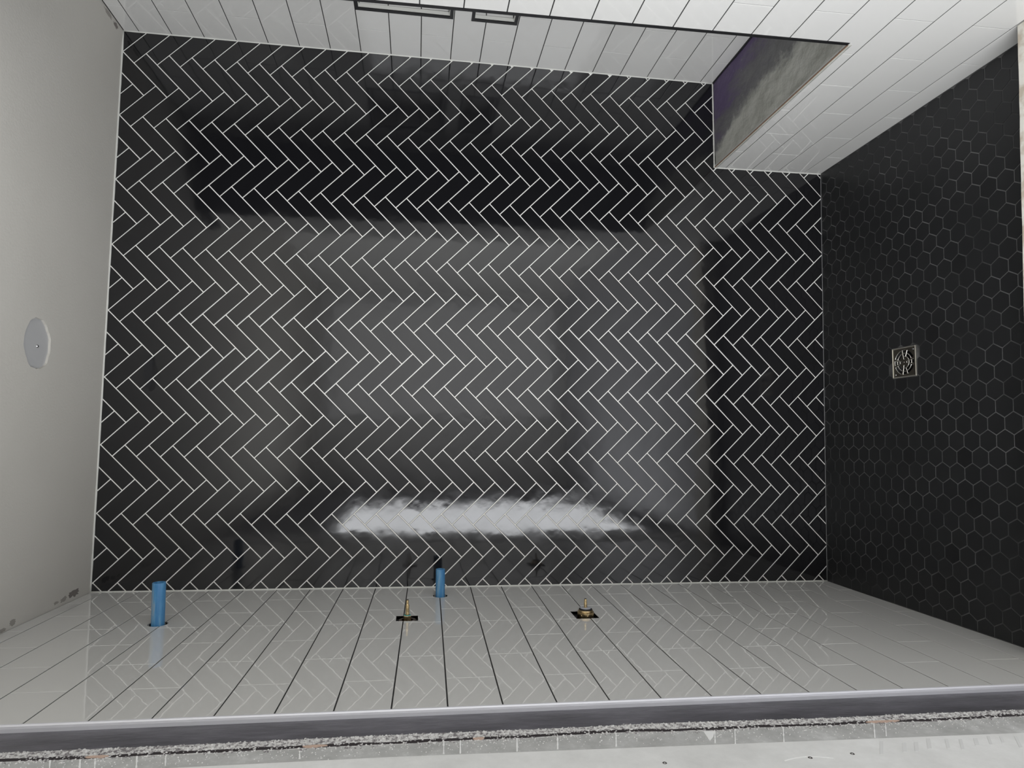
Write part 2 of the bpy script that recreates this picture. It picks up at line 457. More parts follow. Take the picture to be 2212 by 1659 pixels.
for i in range(-4, 40):
    for j in range(-2, 10):
        O = peak(i, j)
        for kind, rc in (('P', rect_P(O)), ('Q', rect_Q(O))):
            full = rc
            pl = rc
            for (p, q, o) in (((XL0, ZF), (XL1, ZC), CL), ((XR0, ZB), (XR1, ZCR), CL), ((XL1, ZC), (XR1, ZCR), CL), ((XL0, ZF), (XB, ZFR), 0.001)):
                pl = line_clip(pl, p, q, o, mid) if len(pl) > 2 else pl
            if area(pl) < 2e-5: continue
            # bench corner: drop what lies wholly behind the bench
            if all(x > XB + 0.002 and z < ZB - 0.002 for x, z in pl): continue
            whole = len(pl) == 4 and abs(area(pl) - area(full)) < 1e-8
            vis = pl
            for side in (0,):
                if any(x > XB and z < ZB for x, z in pl):
                    a_ = clip(pl, -1, 0, XB); b_ = clip(clip(pl, 1, 0, -XB), 0, 1, -ZB)
                    vis_area = (pix_area([(x, 0, z) for x, z in a_]) if len(a_) > 2 else 0) + (pix_area([(x, 0, z) for x, z in b_]) if len(b_) > 2 else 0)
                else: vis_area = pix_area([(x, 0, z) for x, z in pl])
            tiles.append((vis_area, i, j, kind, O, pl, whole))
tiles.sort(key=lambda t: -t[0])
proto = {}
rest = bmesh.new()
for k, (va, i, j, kind, O, pl, whole) in enumerate(tiles):
    if k < 300:
        if whole:
            if kind not in proto:
                rc = rect_P((0, 0)) if kind == 'P' else rect_Q((0, 0))
                bmt = tile_mesh(rc, back_P)
                o = from_bm('tile', bmt, M_black, wall_back)
                proto[kind] = o
            else:
                o = proto[kind].copy(); C.objects.link(o); o.parent = wall_back
            o.location = (O[0], 0, O[1])
            cx_, cz_ = 0, 0
            o.rotation_euler = (random.uniform(-0.0016, 0.0016), 0, random.uniform(-0.0016, 0.0016))
        else:
            bmt = tile_mesh([(x - O[0], z - O[1]) for x, z in pl], back_P, tilt=0.0015)
            o = from_bm('tile', bmt, M_black, wall_back)
            o.location = (O[0], 0, O[1])
    else:
        bmt = tile_mesh(pl, back_P, tilt=0.0015)
        tmp = bpy.data.meshes.new('t'); bmt.to_mesh(tmp); bmt.free(); rest.from_mesh(tmp); bpy.data.meshes.remove(tmp)
o = from_bm('tiles', rest, M_black, wall_back); o['kind'] = 'stuff'; o['label'] = 'smaller looking black herringbone tiles of the back wall'

# ------------------------------------------------------------------ white wall tiles
def left_z(k, y):     # course joints of the left wall
    a = 2.3981 - 0.10596 * k + 0.0
    b_ = 2.3990 - 0.10435 * k + 0.0 if False else 2.0839 - 0.10385 * (k - 3)
    t = -y / 0.965
    return a + (b_ - a) * t
JG = 0.0014            # half joint between courses
VG = 0.0008            # half joint between neighbours of a course
def wall_tiles(parent, P, zfun, rows, ys_of_row, y0, y1, ztop, zbot, tilt=0.0012, m=M_white):
    out = []
    for k in rows:
        ys = [y0] + [y for y in ys_of_row(k) if y0 > y > y1] + [y1]
        for a, b in zip(ys[:-1], ys[1:]):
            ya, yb = a - (VG if a != y0 else 0), b + (VG if b != y1 else 0)
            pl = [(ya, zfun(k, ya) - JG), (yb, zfun(k, yb) - JG), (yb, zfun(k + 1, yb) + JG), (ya, zfun(k + 1, ya) + JG)]
            if ztop is not None: pl = clip(pl, 0, -1, ztop)
            if zbot is not None and len(pl) > 2: pl = clip(pl, 0, 1, -zbot)
            if area(pl) < 4e-5: continue
            c = (sum(p[0] for p in pl) / len(pl), sum(p[1] for p in pl) / len(pl))
            org = Vector(P(c[0], c[1], 0))
            bmt = tile_mesh(pl, P, tilt=tilt, depth=0.0095)
            o = from_bm('tile', bmt, m, parent, origin=org)
            out.append((o, pl))
    return out
def left_P(y, z, n): return (xl(z) + n, y, z)
def ys_left(k):
    if k % 2: return [-0.137, -0.412, -0.684, -0.958][:3]
    return [-0.279, -0.546, -0.825]
lt = wall_tiles(wall_left, left_P, left_z, range(-1, 24), ys_left, -CL, YEND, ZC - 0.002, ZF + 0.001)
# holes in the left wall: (y0, y1, z0, z1) rectangles and (y, z, r) rounds
rects = [(-0.3435, -0.3975, 1.4105, 1.4710), None]
def hit(pl, y0, y1, z0, z1):
    return not (max(p[0] for p in pl) < y0 or min(p[0] for p in pl) > y1 or max(p[1] for p in pl) < z0 or min(p[1] for p in pl) > z1)
PIPE1 = (-0.3749, 2.0937); PIPE2 = (-0.1225, 1.3395)
VA = (-0.3693, 1.4401); VB = (-0.372, 0.930)
def mk_rect(y0, y1, z0, z1, x0=0.10, x1=0.22):
    return lambda: wbox(x0, x1, y0, y1, z0, z1)
holes = [((-0.3975, -0.3435, 1.4105, 1.4710), lambda: wbox(0.105, 0.22, -0.3975, -0.3435, 1.4105, 1.4710)),
         ((-0.4115, -0.334, 0.900, 0.9672), lambda: wbox(0.085, 0.22, -0.4115, -0.334, 0.900, 0.9672)),
         ((PIPE1[0] - 0.03, PIPE1[0] + 0.03, PIPE1[1] - 0.03, PIPE1[1] + 0.03), lambda: cyl_x(PIPE1[0], PIPE1[1], 0.0245, 0.10, 0.25, wob=0.01)),
         ((PIPE2[0] - 0.03, PIPE2[0] + 0.03, PIPE2[1] - 0.03, PIPE2[1] + 0.03), lambda: cyl_x(PIPE2[0], PIPE2[1], 0.0235, 0.10, 0.25, wob=0.01))]
for bb, fn in holes:
    cut(wall_left, [fn()]); cut(left_grout, [fn()])
    for o, pl in lt:
        if hit(pl, bb[0], bb[1], bb[2], bb[3]):
            cut(o, [fn()])
            if not o.data.materials: o.data.materials.append(M_white)
# black sheets that paint in the shade at the bottom of the carved pockets
def lining(name, bm, m=M_dark): return from_bm(name, bm, m, wall_left)
lining('pocket_shade', wbox(0.1051, 0.107, -0.3974, -0.3436, 1.4106, 1.4709))
lining('pocket_shade', wbox(0.0851, 0.087, -0.4114, -0.3341, 0.9001, 0.9671))

# recess wall
def right_P(y, z, n): return (xr(z) - n, y, z)
def right_z(k, y): return 2.3556 - 0.10459 * k
def ys_right(k): return [-0.1265, -0.4015, -0.6765] if k % 2 else [-0.2585, -0.5335]
rt = wall_tiles(wall_right, right_P, right_z, range(-1, 20), ys_right, -CL, Y1 + 0.001, ZCR - 0.004, ZB + 0.003)
NY0, NY1 = -0.2190, -0.5250
niches = [(1.3126, 1.6231), (1.1035, 1.2538)]
TW = 0.0105
for z0, z1 in niches:
    f = lambda: wbox(1.95, 2.20, NY1, NY0, z0, z1)
    f2 = lambda: wbox(1.95, 2.115, NY1, NY0, z0, z1)
    cut(wall_right, [f2()])
    for o, pl in rt:
        if o and hit(pl, NY1, NY0, z0, z1):
            cut(o, [f()])
rt = [(o, pl) for o, pl in rt]
for o, pl in rt:
    if len(o.data.vertices) < 4: bpy.data.objects.remove(o)
for z0, z1 in niches:
    nb_ = 'niche_frame'
    xz = (xr(z0) + xr(z1)) / 2
    fx = lambda z, n: xr(z) + n
    # black frame: four bars, mitred, face 1 mm proud and returning into the niche
    fo = [(NY0, z0), (NY1, z0), (NY1, z1), (NY0, z1)]
    fi = [(NY0 - TW, z0 + TW), (NY1 + TW, z0 + TW), (NY1 + TW, z1 - TW), (NY0 - TW, z1 - TW)]
    for q in range(4):
        a, b = fo[q], fo[(q + 1) % 4]; c, d = fi[(q + 1) % 4], fi[q]
        bm = bmesh.new()
        hull8(bm, [(fx(z, -0.0014), y, z) for y, z in (a, b, c, d)], [(fx(z, 0.014), y, z) for y, z in (a, b, c, d)])
        o = from_bm('niche_trim', bm, M_trim, wall_right)
    # thin silver-white lip inside the frame, then tiled lining of the niche
    li = 0.0022
    fi2 = [(NY0 - TW - li, z0 + TW + li), (NY1 + TW + li, z0 + TW + li), (NY1 + TW + li, z1 - TW - li), (NY0 - TW - li, z1 - TW - li)]
    bm = bmesh.new()
    for q in range(4):
        a, b = fi[q], fi[(q + 1) % 4]; c, d = fi2[(q + 1) % 4], fi2[q]
        hull8(bm, [(fx(z, 0.003), y, z) for y, z in (a, b, c, d)], [(fx(z, 0.0135), y, z) for y, z in (a, b, c, d)])
    o = from_bm('niche_lip', bm, M_caulk, wall_right)
    xb = xz + 0.088
    joints = [z for z in (1.6242 - 0.1047 * q for q in range(0, 6)) if z0 + 0.02 < z < z1 - 0.02]
    zz = [z0 + TW + 0.002] + joints[::-1] + [z1 - TW - 0.002]
    ya, yb = NY0 - TW - 0.001, NY1 + TW + 0.001
    for a, b in zip(zz[:-1], zz[1:]):
        for side, P in (((xz + 0.016, xb), (lambda s, t, n: (s, ya - n, t))), ((xz + 0.016, xb), (lambda s, t, n: (s, yb + n, t)))):
            pl = [(side[0], a + JG), (side[1], a + JG), (side[1], b - JG), (side[0], b - JG)]
            from_bm('niche_tile', tile_mesh(pl, P), M_white, wall_right)
        P = lambda s, t, n: (xb - n, s, t)
        pl = [(ya - 0.002, a + JG), (yb + 0.002, a + JG), (yb + 0.002, b - JG), (ya - 0.002, b - JG)]
        from_bm('niche_tile', tile_mesh(pl, P), M_white, wall_right)
    for zt, sg in ((z0 + TW + 0.001, 1), (z1 - TW - 0.001, -1)):
        P = lambda s, t, n: (s, t, zt + sg * n)
        from_bm('niche_tile', tile_mesh([(xz + 0.016, ya), (xb, ya), (xb, yb), (xz + 0.016, yb)], P), M_white, wall_right)
# joint lines behind the niche lining
# near wall and bench front: the same courses run through both
def near_P(y, z, n): return (XB - n, y, z)
ZK = [0.2745 - 0.1060 * 3, 0.0627, 0.1688, 0.2745]
def near_z(k, y):     # k = 0 is the joint at the bottom tile row
    base = [-0.1500, -0.0437, 0.0627, 0.1688, 0.2745, 0.3800]
    return base[k] if k <= 5 else 0.3800 + 0.1040 * (k - 5) + (0 if True else 0)
def ys_near(k):       # k counts joints below the row
    return [-0.136, -0.416, -0.698, -0.978] if k % 2 == 0 else [-0.272, -0.558, -0.841]

bench = thing('bench', (1.84, Y1 / 2, zf(1.8)), 'low corner bench with white tiled front and unfinished purple and grey top', 'bench')
bloc = Vector(bench.location)
def bench_part(name, bm, m, smooth=False):
    bmesh.ops.translate(bm, verts=bm.verts, vec=-bloc)
    return from_bm(name, bm, m, bench, smooth)
bm = bmesh.new(); box(bm, XB + GR, 1.999, -0.0005, Y1 + 0.0005, -0.109, ZB - 0.006)
bench_part('core', bm, M_ggrout)
def row_bounds(k): return near_z(k, 0), near_z(k + 1, 0)
tops = {}
for k in range(0, 24):
    zb_, zt_ = row_bounds(k)
    zb2 = max(zb_ + JG, -0.2)
    joints = ys_near(k)
    ys = [-CL] + joints + [YEND]
    ys = [y for y in ys if y >= YEND]
    if ys[-1] != YEND: ys.append(YEND)
    for a, b in zip(ys[:-1], ys[1:]):
        ya = a - (VG if a != -CL else 0); yb = b + (VG if b != YEND else 0)
        zt2 = zt_ - JG
        if zt2 < ZFR + 0.004: continue
        zbot = max(zb2, ZFR + 0.002)
        if zt_ > ZB:                     # rows that reach above the bench
            if zb_ < ZB:                 # the notched course at bench height
                if ya > Y1 and yb < Y1:
                    pl = [(ya, zbot), (ya, ZB - 0.002), (Y1 - 0.0072, ZB - 0.002), (Y1 - 0.0072, zt2), (yb, zt2), (yb, zbot)]
                elif ya > Y1:
                    pl = [(ya, zbot), (ya, ZB - 0.002), (yb, ZB - 0.002), (yb, zbot)]
                else: pl = [(ya, zbot), (ya, zt2), (yb, zt2), (yb, zbot)]
            else:
                if yb >= Y1: continue
                ya = min(ya, Y1 - 0.0072)
                pl = [(ya, zbot), (ya, zt2), (yb, zt2), (yb, zbot)]
        else:
            pl = [(ya, zbot), (ya, zt2), (yb, zt2), (yb, zbot)]
        on_bench = zb_ < ZB and yb > Y1 - 0.003
        bmt = tile_mesh(pl, near_P, tilt=0.001, depth=0.0095)
        if on_bench: bench_part('tile', bmt, M_white)
        else:
            c = (XB, (ya + yb) / 2, (zbot + zt2) / 2)
            from_bm('tile', bmt, M_white, wall_near, origin=c)
# black corner trim of the near wall, from the bench top up
bm = bmesh.new(); box(bm, XB - 0.0012, XB + 0.02, Y1 - 0.0065, Y1 + 0.0015, ZB + 0.001, ZC)
structure(from_bm('trim_1', bm, M_trim), 'black edge trim on the corner of the nearer right wall')
# bench top surface: an uneven skin of mortar and membrane
bm = bmesh.new()
NX, NYY = 56, 96
grid = []
for i in range(NX + 1):
    col = []
    for j in range(NYY + 1):
        x = (XB - 0.0005) + (xr(ZB) + 0.001 - XB) * i / NX
        y = -0.0003 + (Y1 + 0.0003) * j / NYY
        lx, ly = x - XB, y
        h = 0.0022 * noise.fractal(Vector((x * 9, y * 7, 0)), 1.0, 2.0, 4)
        ridge = max(0.0, noise.noise(Vector((x * 16, y * 10, 5)))) ** 2
        h += 0.004 * ridge * (1 if 0.02 < lx < 0.2 else 0.3)
        if i == 0: h = min(h, 0) * 0.3
        col.append(bm.verts.new((x, y, ZB - 0.003 + h * min(1, i / 4))))
    grid.append(col)
for i in range(NX):
    for j in range(NYY):
        bm.faces.new((grid[i][j], grid[i + 1][j], grid[i + 1][j + 1], grid[i][j + 1]))
low = {}
edge_loop = [grid[i][0] for i in range(NX + 1)] + [grid[NX][j] for j in range(1, NYY + 1)] + [grid[i][NYY] for i in range(NX - 1, -1, -1)] + [grid[0][j] for j in range(NYY - 1, 0, -1)]
lowv = [bm.verts.new((v_.co.x, v_.co.y, ZB - 0.011)) for v_ in edge_loop]
for q in range(len(edge_loop)):
    r = (q + 1) % len(edge_loop)
    bm.faces.new((edge_loop[q], edge_loop[r], lowv[r], lowv[q]))
bm.faces.new(lowv)
bmesh.ops.translate(bm, verts=bm.verts, vec=-Vector((XB, 0, ZB)))
top = from_bm('seat_top', bm, M_bench, bench, smooth=True)
top.location = Vector((XB, 0, ZB)) - bloc
top['label'] = 'rough unfinished bench top, purple membrane at the back, grey mortar in front'
bm = bmesh.new(); box(bm, XB - 0.0008, XB + 0.0015, -0.002, Y1 + 0.002, ZB - 0.0022, ZB + 0.0004)
bench_part('front_lip', bm, M_wood)

# ------------------------------------------------------------------ hexagon floor
RX, RY = 0.0456, 0.0494
def hexc(r, n): return (0.8794 + RX * r, -0.4512 + RY * (n + (r % 2) / 2))
hg = 0.0012
def hexpoly(cx, cy):
    a = RX * 2 / 3; w = RY / 2
    pts = [(a, 0), (a / 2, w), (-a / 2, w), (-a, 0), (-a / 2, -w), (a / 2, -w)]
    k = (w - hg) / w
    return [(cx + px * k, cy + py * k) for px, py in pts]
DRX, DRY, DH = 0.8987, -0.3925, 0.0475
def floor_P(s, t, n): return (s, t, zf(s) + n)
hexes = []
for r in range(-18, 20):
    for n in range(-14, 12):
        cx, cy = hexc(r, n)
        pl = hexpoly(cx, cy)
        full = area(pl)
        for (p, q) in (((xl(ZF), 0), (xl(ZF), -1)), ((XB, 0), (XB, -1)), ((0, 0), (1, 0)), ((0, -0.868), (1, -0.868))):
            if len(pl) > 2: pl = line_clip(pl, p, q, 0.0015, (0.9, -0.4))
        if area(pl) < 3e-5: continue
        if abs(cx - DRX) < DH - 0.005 and abs(cy - DRY) < DH - 0.005: continue
        whole = abs(area(pl) - full) < 1e-7
        near_drain = abs(cx - DRX) < DH + 0.032 and abs(cy - DRY) < DH + 0.03
        hexes.append((pix_area([(x, y, zf(x)) for x, y in pl]) * (1 if cy > -0.86 else 0.01), cx, cy, pl, whole, near_drain))
hexes.sort(key=lambda t: -t[0])
ph = None
rest = bmesh.new()
drc = lambda: wbox(DRX - DH - 0.003, DRX + DH + 0.003, DRY - DH - 0.003, DRY + DH + 0.003, -0.2, 0.0)
sl = (ZFR - ZF) / (XB - XL0)
for k, (va, cx, cy, pl, whole, nd_) in enumerate(hexes):
    if k < 300 or nd_:
        if whole and not nd_:
            if ph is None:
                ph = from_bm('hexagon_tile', tile_mesh(hexpoly(0, 0), lambda s, t, n: (s, t, s * sl + n), depth=0.006, bev=0.0006), M_hex, floor)
                o = ph
            else:
                o = ph.copy(); C.objects.link(o); o.parent = floor
            o.location = (cx, cy, zf(cx))
            o.rotation_euler = (random.uniform(-0.002, 0.002), random.uniform(-0.002, 0.002), 0)
        else:
            o = from_bm('hexagon_tile', tile_mesh(pl, floor_P, depth=0.006, bev=0.0006), M_hex, floor, origin=(cx, cy, zf(cx)))
            if nd_:
                cut(o, [drc()])
                if len(o.data.vertices) < 4: bpy.data.objects.remove(o)
    else:
        bmt = tile_mesh(pl, floor_P, depth=0.006, bev=0.0006, tilt=0.002)
        tmp = bpy.data.meshes.new('t'); bmt.to_mesh(tmp); bmt.free(); rest.from_mesh(tmp); bpy.data.meshes.remove(tmp)
o = from_bm('hexagon_tiles', rest, M_hex, floor); o['kind'] = 'stuff'; o['label'] = 'further black hexagon floor tiles'

# drain
cut(floor, [wbox(DRX - DH + 0.004, DRX + DH - 0.004, DRY - DH + 0.004, DRY + DH - 0.004, zf(DRX) - 0.05, zf(DRX) + 0.05)])
zd = zf(DRX) + 0.0008
drain = thing('floor_drain', (DRX, DRY, zd), 'square bronzed metal drain grate in the black hexagon floor', 'drain')
bm = bmesh.new()
o_ = [(-DH, -DH), (DH, -DH), (DH, DH), (-DH, DH)]; w = 0.0026
i_ = [(-DH + w, -DH + w), (DH - w, -DH + w), (DH - w, DH - w), (-DH + w, DH - w)]
for q in range(4):
    a, b, c, d = o_[q], o_[(q + 1) % 4], i_[(q + 1) % 4], i_[q]
    hull8(bm, [(p[0], p[1], -0.006) for p in (a, b, c, d)], [(p[0], p[1], 0.0022) for p in (a, b, c, d)])
bmesh.ops.bevel(bm, geom=[e for e in bm.edges if abs(e.verts[0].co.z - 0.0022) < 1e-6 and abs(e.verts[1].co.z - 0.0022) < 1e-6 and e.calc_length() > 0.05], offset=0.0008, segments=2, affect='EDGES')
M_polish = mat('polished drain rim', (0.80, 0.78, 0.72), 0.35, metal=1.0)
o = from_bm('rim', bm, M_polish, drain)
bm = bmesh.new(); box(bm, -DH + 0.004, DH - 0.004, -DH + 0.004, DH - 0.004, -0.045, -0.04)
from_bm('sump', bm, M_dark, drain)
# grate: polar pattern of slots
HQ = DH - w - 0.0006
bands = [(0.0, 0.010, 'solid'), (0.010, 0.0170, 'axis'), (0.0170, 0.0192, 'solid'), (0.0192, 0.0275, 'slot'), (0.0275, 0.0297, 'solid'), (0.0297, 0.0385, 'slot'), (0.0385, 0.0410, 'solid')]
NA = 72
def open_cell(kind, deg):
    q = deg % 90
    ax = q < 12 or q > 78
    dg_ = 20 < q < 70
    if kind == 'axis': return ax
    if kind == 'slot': return ax or dg_
    return False
bm = bmesh.new()
def cellquad(p4):
    vb = [bm.verts.new((x, y, -0.0016)) for x, y in p4]
    vt = [bm.verts.new((x, y, 0.0)) for x, y in p4]
    bm.faces.new(vt); bm.faces.new(vb[::-1])
    for q in range(4): bm.faces.new((vt[q], vb[q], vb[(q + 1) % 4], vt[(q + 1) % 4]))
for r0, r1, kd in bands:
    for q in range(NA):
        dg_ = (q + 0.5) * 360 / NA
        if open_cell(kd, dg_): continue
        a, b = 2 * math.pi * q / NA, 2 * math.pi * (q + 1) / NA
        r0_ = max(r0, 0.0005)
        cellquad([(r0_ * math.cos(a), r0_ * math.sin(a)), (r1 * math.cos(a), r1 * math.sin(a)), (r1 * math.cos(b), r1 * math.sin(b)), (r0_ * math.cos(b), r0_ * math.sin(b))])
for q in range(NA):
    a, b = 2 * math.pi * q / NA, 2 * math.pi * (q + 1) / NA
    def sqp(t):
        k = HQ / max(abs(math.cos(t)), abs(math.sin(t))); return (k * math.cos(t), k * math.sin(t))
    cellquad([(0.0410 * math.cos(a), 0.0410 * math.sin(a)), sqp(a), sqp(b), (0.0410 * math.cos(b), 0.0410 * math.sin(b))])
bmesh.ops.remove_doubles(bm, verts=bm.verts, dist=1e-6)
inner = [f for f in bm.faces if False]
# drop doubled internal walls so that slot rims can be bevelled
seen = {}
for f in list(bm.faces):
    key = tuple(sorted(v_.index for v_ in f.verts)) if False else tuple(sorted(tuple(round(c, 6) for c in v_.co) for v_ in f.verts))
    seen.setdefault(key, []).append(f)
bmesh.ops.delete(bm, geom=[f for fs in seen.values() if len(fs) > 1 for f in fs], context='FACES_ONLY')
bmesh.ops.recalc_face_normals(bm, faces=bm.faces)
sharp = [e for e in bm.edges if len(e.link_faces) == 2 and e.calc_face_angle(0) > 1.0 and e.verts[0].co.z > -0.001 and e.verts[1].co.z > -0.001]
bmesh.ops.bevel(bm, geom=sharp, offset=0.0008, segments=1, affect='EDGES')
o = from_bm('grate', bm, M_drainmetal, drain)
o.data.materials.append(M_polish)
for f_ in o.data.polygons:
    if abs(f_.normal.z) < 0.95: f_.material_index = 1
for sx_ in ((-0.037, 0.037), (0.037, -0.037)):
    bm = bmesh.new()
    bmesh.ops.create_cone(bm, cap_ends=True, segments=12, radius1=0.003, radius2=0.0024, depth=0.0012, matrix=Matrix.Translation((sx_[0], sx_[1], 0.0004)))
    from_bm('screw', bm, M_steel, drain)

# curb along the shower entrance
CY0 = -0.859
bm = bmesh.new()
n = 40
top_ = []
for i in range(n + 1):
    x = xl(0) - 0.001 + (XB - 0.001 - xl(0)) * i / n
    y = CY0 + 0.044 * (1 - i / n) + random.uniform(-0.0006, 0.0006)
    top_.append((x, y))
for i in range(n):
    (xa, ya), (xb_, yb_) = top_[i], top_[i + 1]
    hull8(bm, [(xa, ya, zf(xa) - 0.01), (xb_, yb_, zf(xb_) - 0.01), (xb_, -0.985, zf(xb_) - 0.01), (xa, -0.985, zf(xa) - 0.01)],
          [(xa, ya, -0.044), (xb_, yb_, -0.044), (xb_, -0.985, -0.044), (xa, -0.985, -0.044)])
bmesh.ops.remove_doubles(bm, verts=bm.verts, dist=1e-6)
curb = from_bm('shower_curb', bm, M_curb)
structure(curb, 'cream coloured curb along the open side of the black shower floor')
curb.name = 'trim_2'

# ------------------------------------------------------------------ caulk beads round the back wall
def bead(p, q, r, name, m=M_caulk, n=60, wob=0.12):
    p, q = Vector(p), Vector(q)
    d = (q - p).normalized()
    u = d.cross(Vector((0, 1, 0))).normalized(); v_ = d.cross(u)
    bm = bmesh.new(); rings = []
    for i in range(n + 1):
        c = p.lerp(q, i / n)
        rr = r * (1 + random.uniform(-wob, wob))
        rings.append([bm.verts.new(c + (u * math.cos(t) + v_ * math.sin(t)) * rr) for t in [2 * math.pi * k / 10 for k in range(10)]])
    for i in range(n):
        for k in range(10):
            bm.faces.new((rings[i][k], rings[i][(k + 1) % 10], rings[i + 1][(k + 1) % 10], rings[i + 1][k]))
    bm.faces.new(rings[0]); bm.faces.new(rings[-1][::-1])
    return structure(from_bm(name, bm, m, smooth=True))
bead((xl(ZF), 0, ZF), (xl(ZC), 0, ZC), 0.0030, 'trim_3')['label'] = 'white caulk line between back wall and left wall'
bead((xr(ZB), 0, ZB), (xr(ZCR), 0, ZCR), 0.0026, 'trim_4')['label'] = 'white caulk line between back wall and recessed right wall'
bead((xl(ZC), 0.001, ZC), (xr(ZCR), 0.001, ZCR), 0.0042, 'trim_5')['label'] = 'white caulk line between back wall and ceiling'
bead((XB, 0, ZFR), (XB, 0, ZB), 0.0028, 'trim_6')['label'] = 'white caulk line between back wall and bench front'
bead((XB, 0, ZB), (xr(ZB), 0, ZB), 0.0028, 'trim_7')['label'] = 'white caulk line between back wall and bench top'
bead((xl(ZF), 0, ZF), (XB, 0, ZFR), 0.0012, 'trim_8', mat('grey floor caulk', (0.2, 0.2, 0.2), 0.6))['label'] = 'thin grey caulk line between back wall and floor'

# ceiling smudges along the edges, thin bare-plaster patches
def smudge(cx, cy, rx, ry, seed, m=M_smudge):
    bm = bmesh.new()
    pts = []
    for i in range(40):
        t = 2 * math.pi * i / 40
        k = 0.75 + 0.5 * noise.noise(Vector((math.cos(t) * 2.2, math.sin(t) * 2.2, seed)))
        x, y = cx + rx * k * math.cos(t), cy + ry * k * math.sin(t)
        pts.append((x, y))
    hull8(bm, [(x, y, zc(x) - 0.0004) for x, y in pts], [(x, y, zc(x) + 0.0005) for x, y in pts])
    o = from_bm('plaster_smudge', bm, m, ceiling)
    return o
sm_r = mat('faint plaster smudge', (0.33, 0.31, 0.28), 0.9)
smudge(0.192, -0.098, 0.013, 0.036, 1.0); smudge(0.187, -0.15, 0.008, 0.02, 2.3, sm_r); smudge(0.186, -0.19, 0.006, 0.016, 3.3, sm_r)
smudge(0.187, -0.385, 0.011, 0.015, 4.1, sm_r); smudge(0.178, -0.425, 0.006, 0.02, 5.1, sm_r)
smudge(2.010, -0.05, 0.010, 0.02, 6.1); smudge(2.015, -0.1, 0.009, 0.03, 7.1, sm_r)
# ceiling above the lamp hole
scr = thing('screw', (0.9051, -0.346, zc(0.9) + 0.0062), 'small screw head inside the round hole in the ceiling', 'screw')
bm = bmesh.new(); bmesh.ops.create_cone(bm, cap_ends=True, segments=16, radius1=0.0048, radius2=0.0030, depth=0.0024, matrix=Matrix.Translation((0, 0, -0.0012)) @ Matrix.Rotation(math.pi, 4, 'X'))
from_bm('head', bm, M_steel, scr)
bm = bmesh.new(); bmesh.ops.create_cone(bm, cap_ends=True, segments=8, radius1=0.0014, radius2=0.0014, depth=0.0004, matrix=Matrix.Translation((0, 0, -0.0026)))
from_bm('recess', bm, M_dark, scr)

# ------------------------------------------------------------------ left wall beyond the tiles
xs = lambda z, n=0.0: xl(z) - OFF + n
# aluminium trim
prof = [(-OFF + 0.0001, -0.9655), (0.0002, -0.9655), (0.0006, -0.9672), (0.0, -0.9690), (-0.0022, -0.9708), (-0.0060, -0.9714), (-OFF + 0.0001, -0.9716)]
bm = bmesh.new()
za, zb_ = -0.044, ZC - 0.002
hull8(bm, [(xl(za) + n_, y, za) for n_, y in prof], [(xl(zb_) + n_, y, zb_) for n_, y in prof])
structure(from_bm('trim_9', bm, M_alu), 'silver metal edge trim where the white tiles of the left wall end')
def strip(name, edge0, edge1, n0, n1, m, steps=120, z0=-0.1, z1=2.42):
    """a skin on the left substrate between two wavy y edges"""
    bm = bmesh.new()
    A = []; 
    for i in range(steps + 1):
        z = z0 + (z1 - z0) * i / steps
        y0, y1 = edge0(z), edge1(z)
        A.append([bm.verts.new((xs(z, n0), y0, z)), bm.verts.new((xs(z, n1), y0, z)), bm.verts.new((xs(z, n1), y1, z)), bm.verts.new((xs(z, n0), y1, z))])
    for i in range(steps):
        for k in range(4):
            bm.faces.new((A[i][k], A[i][(k + 1) % 4], A[i + 1][(k + 1) % 4], A[i + 1][k]))
    bm.faces.new(A[0]); bm.faces.new(A[-1][::-1])
    return from_bm(name, bm, m, wall_left)
yP = lambda z: -1.046 - 0.004 * noise.noise(Vector((z * 3, 0, 0))) - (0.012 if z < 0.6 else 0.012 * max(0, (1 - z) / 0.4) if z < 1 else 0)
yM = lambda z: -1.078 - 0.006 * noise.noise(Vector((z * 5, 3, 0))) - (0.010 * max(0, min(1, (1.0 - z) / 0.5)))
yG = lambda z: -1.1215 - 0.012 * max(0, (1.45 - z)) / 0.5 - 0.0 * z
strip('grey_board', yM, yG, -0.002, 0.0012, M_board)
strip('pale_board', yG, lambda z: -1.30, -0.002, 0.0022, M_board2)
strip('mortar_bed', yP, yM, -0.002, 0.0016, M_mortar)
strip('crack', lambda z: yM(z) + 0.010 + 0.004 * noise.noise(Vector((z * 14, 8, 0))), lambda z: yM(z) + 0.0015 + 0.003 * noise.noise(Vector((z * 20, 1, 0))), 0.0, 0.0022, M_crack, steps=500)
bm = bmesh.new()
for _ in range(4200):
    z = random.uniform(-0.05, 2.38)
    t = random.random()
    a, b = yP(z), yM(z) + 0.008
    y = a + (b - a) * t if random.random() < 0.86 else yM(z) + random.gauss(0.0, 0.004)
    r = random.uniform(0.0010, 0.0026)
    mt = Matrix.Translation((xs(z, 0.0018), y, z)) @ Matrix.Diagonal((random.uniform(.5, 1), random.uniform(.7, 1.5), 1, 1))
    bmesh.ops.create_icosphere(bm, subdivisions=1, radius=r, matrix=mt)
o = from_bm('mortar_crumbs', bm, M_mortar, wall_left); o['kind'] = 'stuff'; o['label'] = 'crumbly white mortar grains in a vertical band'
M_grain = mat('white mortar grain', (0.78, 0.77, 0.76), 0.9)
bm = bmesh.new()
for _ in range(900):
    z = random.uniform(0.3, 2.2)
    y = yM(z) - abs(random.gauss(0, 0.02))
    if y < yG(z): continue
    r = random.uniform(0.0005, 0.0013)
    bmesh.ops.create_icosphere(bm, subdivisions=1, radius=r, matrix=Matrix.Translation((xs(z, 0.0012), y, z)))
